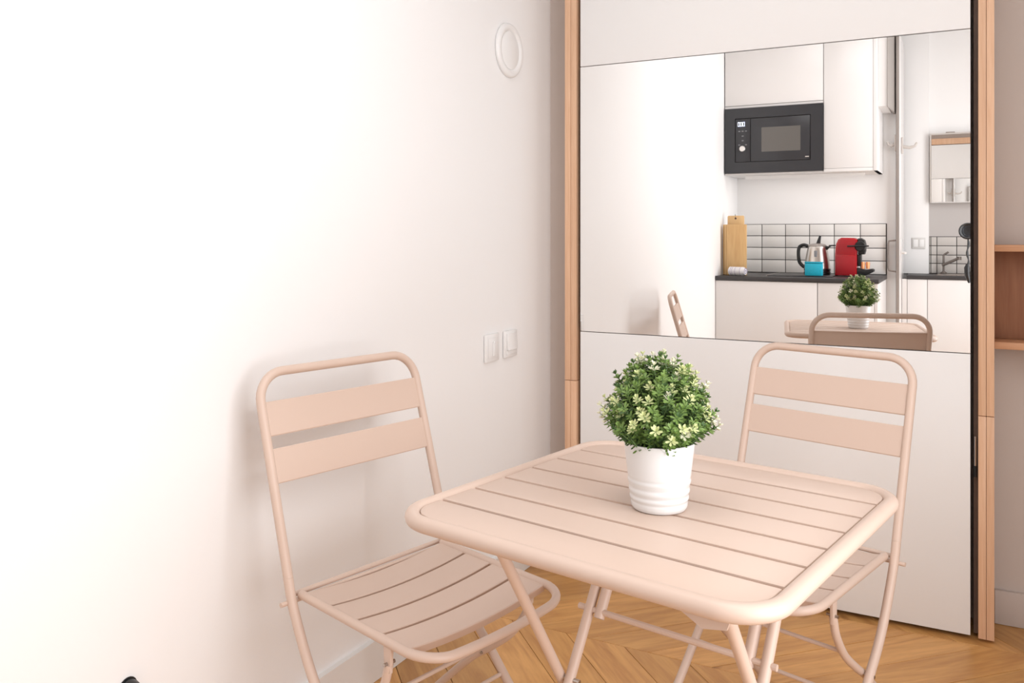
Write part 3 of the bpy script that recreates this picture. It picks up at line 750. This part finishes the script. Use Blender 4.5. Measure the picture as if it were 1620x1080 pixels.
# sink unit along the rear wall
SF = -3.24
sc1 = cab('sink_cabinet', 'cream-white sink cabinet against the rear wall, reflected at the right of the mirror', 'cabinet', (1.3, -3.4, 0))
pb(sc1, 'body', (.958, 1.84, RYB+.001, SF-.021, .0005, .8195), M['kit_in'])
for a, b_ in ((.960, 1.071), (1.074, 1.50), (1.503, 1.838)):
    pb(sc1, 'door', (a, b_, SF-.02, SF, .06, .8185), M['kit'], .001)
pb(sc1, 'added_filler', (.930, .9575, SF-.02, SF-.001, .0005, .8195), M['kit'])  # added to cover the dark slot left of the sink cabinet
sw = cab('sink_worktop', 'charcoal sink worktop carrying the chrome tap', 'worktop', (1.3, -3.4, .82))
pb(sw, 'slab', (.955, 1.842, RYB+.001, SF+.006, .820, .843), M['worktop'], .001)
snk = cab('sink', 'shallow steel sink inset rim in the sink worktop', 'sink', (1.3, -3.4, .8434))
b = MB(); 
for q in ((1.12,1.60,-3.52,-3.508),(1.12,1.60,-3.292,-3.28),(1.12,1.132,-3.508,-3.292),(1.588,1.60,-3.508,-3.292)):
    b.box(q[0]-1.3,q[1]-1.3,q[2]+3.4,q[3]+3.4,0,.004)
b.build('rim', M['chrome'], snk)
b = MB(); b.box(1.132-1.3,1.588-1.3,-.108,.108,0,.0012); b.build('basin', M['nickel'], snk)
# white pier with the double switch, grey wall and tiles right of it
struct(box('trim_2', (.90, 1.072, RYB+.0005, -3.53, .8435, H-.001), M['wall']))
grey = mat('grey_wall_band', (0.50, 0.47, 0.455), 0.6)  # plain grey band between the tiles and the mirror cabinet
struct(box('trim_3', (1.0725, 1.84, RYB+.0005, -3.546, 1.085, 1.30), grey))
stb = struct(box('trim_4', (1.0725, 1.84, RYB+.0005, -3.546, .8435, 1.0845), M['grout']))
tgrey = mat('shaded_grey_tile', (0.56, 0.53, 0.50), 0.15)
def tx(a): return a
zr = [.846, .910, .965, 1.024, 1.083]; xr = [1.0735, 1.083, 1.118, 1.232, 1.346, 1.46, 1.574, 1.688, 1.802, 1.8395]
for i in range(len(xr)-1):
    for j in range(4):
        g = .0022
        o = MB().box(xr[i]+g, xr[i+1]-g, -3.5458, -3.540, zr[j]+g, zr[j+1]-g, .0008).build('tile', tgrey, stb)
dsw = thing('wall_switch', 'pale double switch plate on the white pier beside the sink', 'switch', (1.012, -3.5295, 1.04), 0, None)
MB().box(-.040, .040, .0002, .006, -.036, .036, .002).build('plate', mat('grey_white_plastic', (.70,.68,.66), .4), dsw)
for xx in (-.018, .018): MB().box(xx-.014, xx+.014, .0062, .009, -.024, .024, .001).build('rocker', M['plastic_w'], dsw)
# mirror cabinet above the sink
mc = cab('mirror_cabinet', 'framed mirror cabinet above the sink with a small clip on top', 'mirror cabinet', (1.25, -3.50, 1.30))
pb(mc, 'body', (1.078, 1.498, RYB+.001, -3.500, 1.3005, 1.745), M['kit'])
pb(mc, 'mirror', (1.088, 1.488, -3.4998, -3.4965, 1.306, 1.735), M['mirror'])
for b_ in ((1.078,1.0875,1.3005,1.745),(1.4885,1.498,1.3005,1.745)): pb(mc, 'frame', (b_[0],b_[1],-3.4998,-3.493,b_[2],b_[3]), M['silver'])
pb(mc, 'frame', (1.0878,1.4882,-3.4998,-3.493,1.7355,1.745), M['silver'])
pb(mc, 'clip', (1.17,1.222,-3.515,-3.492,1.7455,1.752), M['nickel'], .001)
mc.rotation_euler = (0, 0, .018); mc.location.y += .006
# tap
tp = thing('tap', 'slim chrome kitchen tap standing at the sink, arm slanting up', 'tap', (1.158, -3.49, .8476))
MB().lathe([(.020,0),(.020,.006),(.012,.010),(.010,.014)], 24).build('base', M['tapm'], tp)
MB().tube(fillet([(0,0,.012),(0,0,.118),(.028,0,.138)], [0,.012,0], 5), .0062, 12).build('post', M['tapm'], tp)
MB().tube([(-.008,.016,.052),(.075,.03,.094),(.084,.03,.099)], .0088, 12).build('spout', M['tapm'], tp)
MB().lathe([(.013,0),(.013,.022)], 16, c=(.088,.03,.088)).build('spout_head', M['tapm'], tp)

# ------------------------------------------------------------------ lens-like head on its stand (seen beside the mirror's right edge)
cs = thing('camera_stand', "round black lens head with strap and grip, at the mirror's right edge", 'camera stand', (1.365, -2.72, 0))
o0 = Vector((1.365, -2.72, 0))
def lc(x, y, z): return (x-o0.x, y-o0.y, z)
HX, HY, HZ = 1.291, -2.665, 1.116
MB().lathe([(.0005,-.020),(.040,-.020),(.045,-.012),(.0455,.004),(.040,.007),(.037,.004),(.030,.001),(.0005,-.002)], 40, c=lc(HX,HY,HZ), axis='y').build('lens_head', M['black'], cs)
MB().lathe([(.024,.0012),(.026,.004),(.028,.0012)], 32, c=lc(HX,HY,HZ), axis='y', cap=False).build('inner_ring', mat('lens_ring', (.05,.055,.065), .25), cs)
z = 1.072; pts = []; rs = []
for k in range(25):
    t_ = k/24; pts.append(lc(HX+.0035*math.sin(t_*9), HY-.01, z-.14*t_)); rs.append(.0032+.0035*abs(math.sin(t_*PI*2.5)))
MB().tube(pts, rs, 8).build('strap', M['black'], cs)
MB().tube([lc(HX-.002,HY-.01,.935),lc(HX-.004,HY-.01,.915),lc(HX-.003,HY-.01,.875),lc(HX+.004,HY-.01,.85),lc(HX+.006,HY-.01,.832)], [.008,.015,.014,.010,.005], 12).build('grip', M['black'], cs)
MB().tube([lc(HX+.01,HY-.018,HZ), lc(1.365,-2.72,1.10)], .008, 10).build('arm', M['black'], cs)
MB().tube([lc(HX+.008,HY-.01,.89), lc(1.365,-2.72,.88)], .006, 10).build('clamp_arm', M['black'], cs)
MB().tube([lc(1.365,-2.72,.012), lc(1.365,-2.72,1.13)], .010, 14).build('pole', M['black'], cs)
MB().lathe([(.0005,0.0005),(.11,.0005),(.11,.008),(.02,.014),(.0005,.014)], 36).build('base', M['black'], cs)
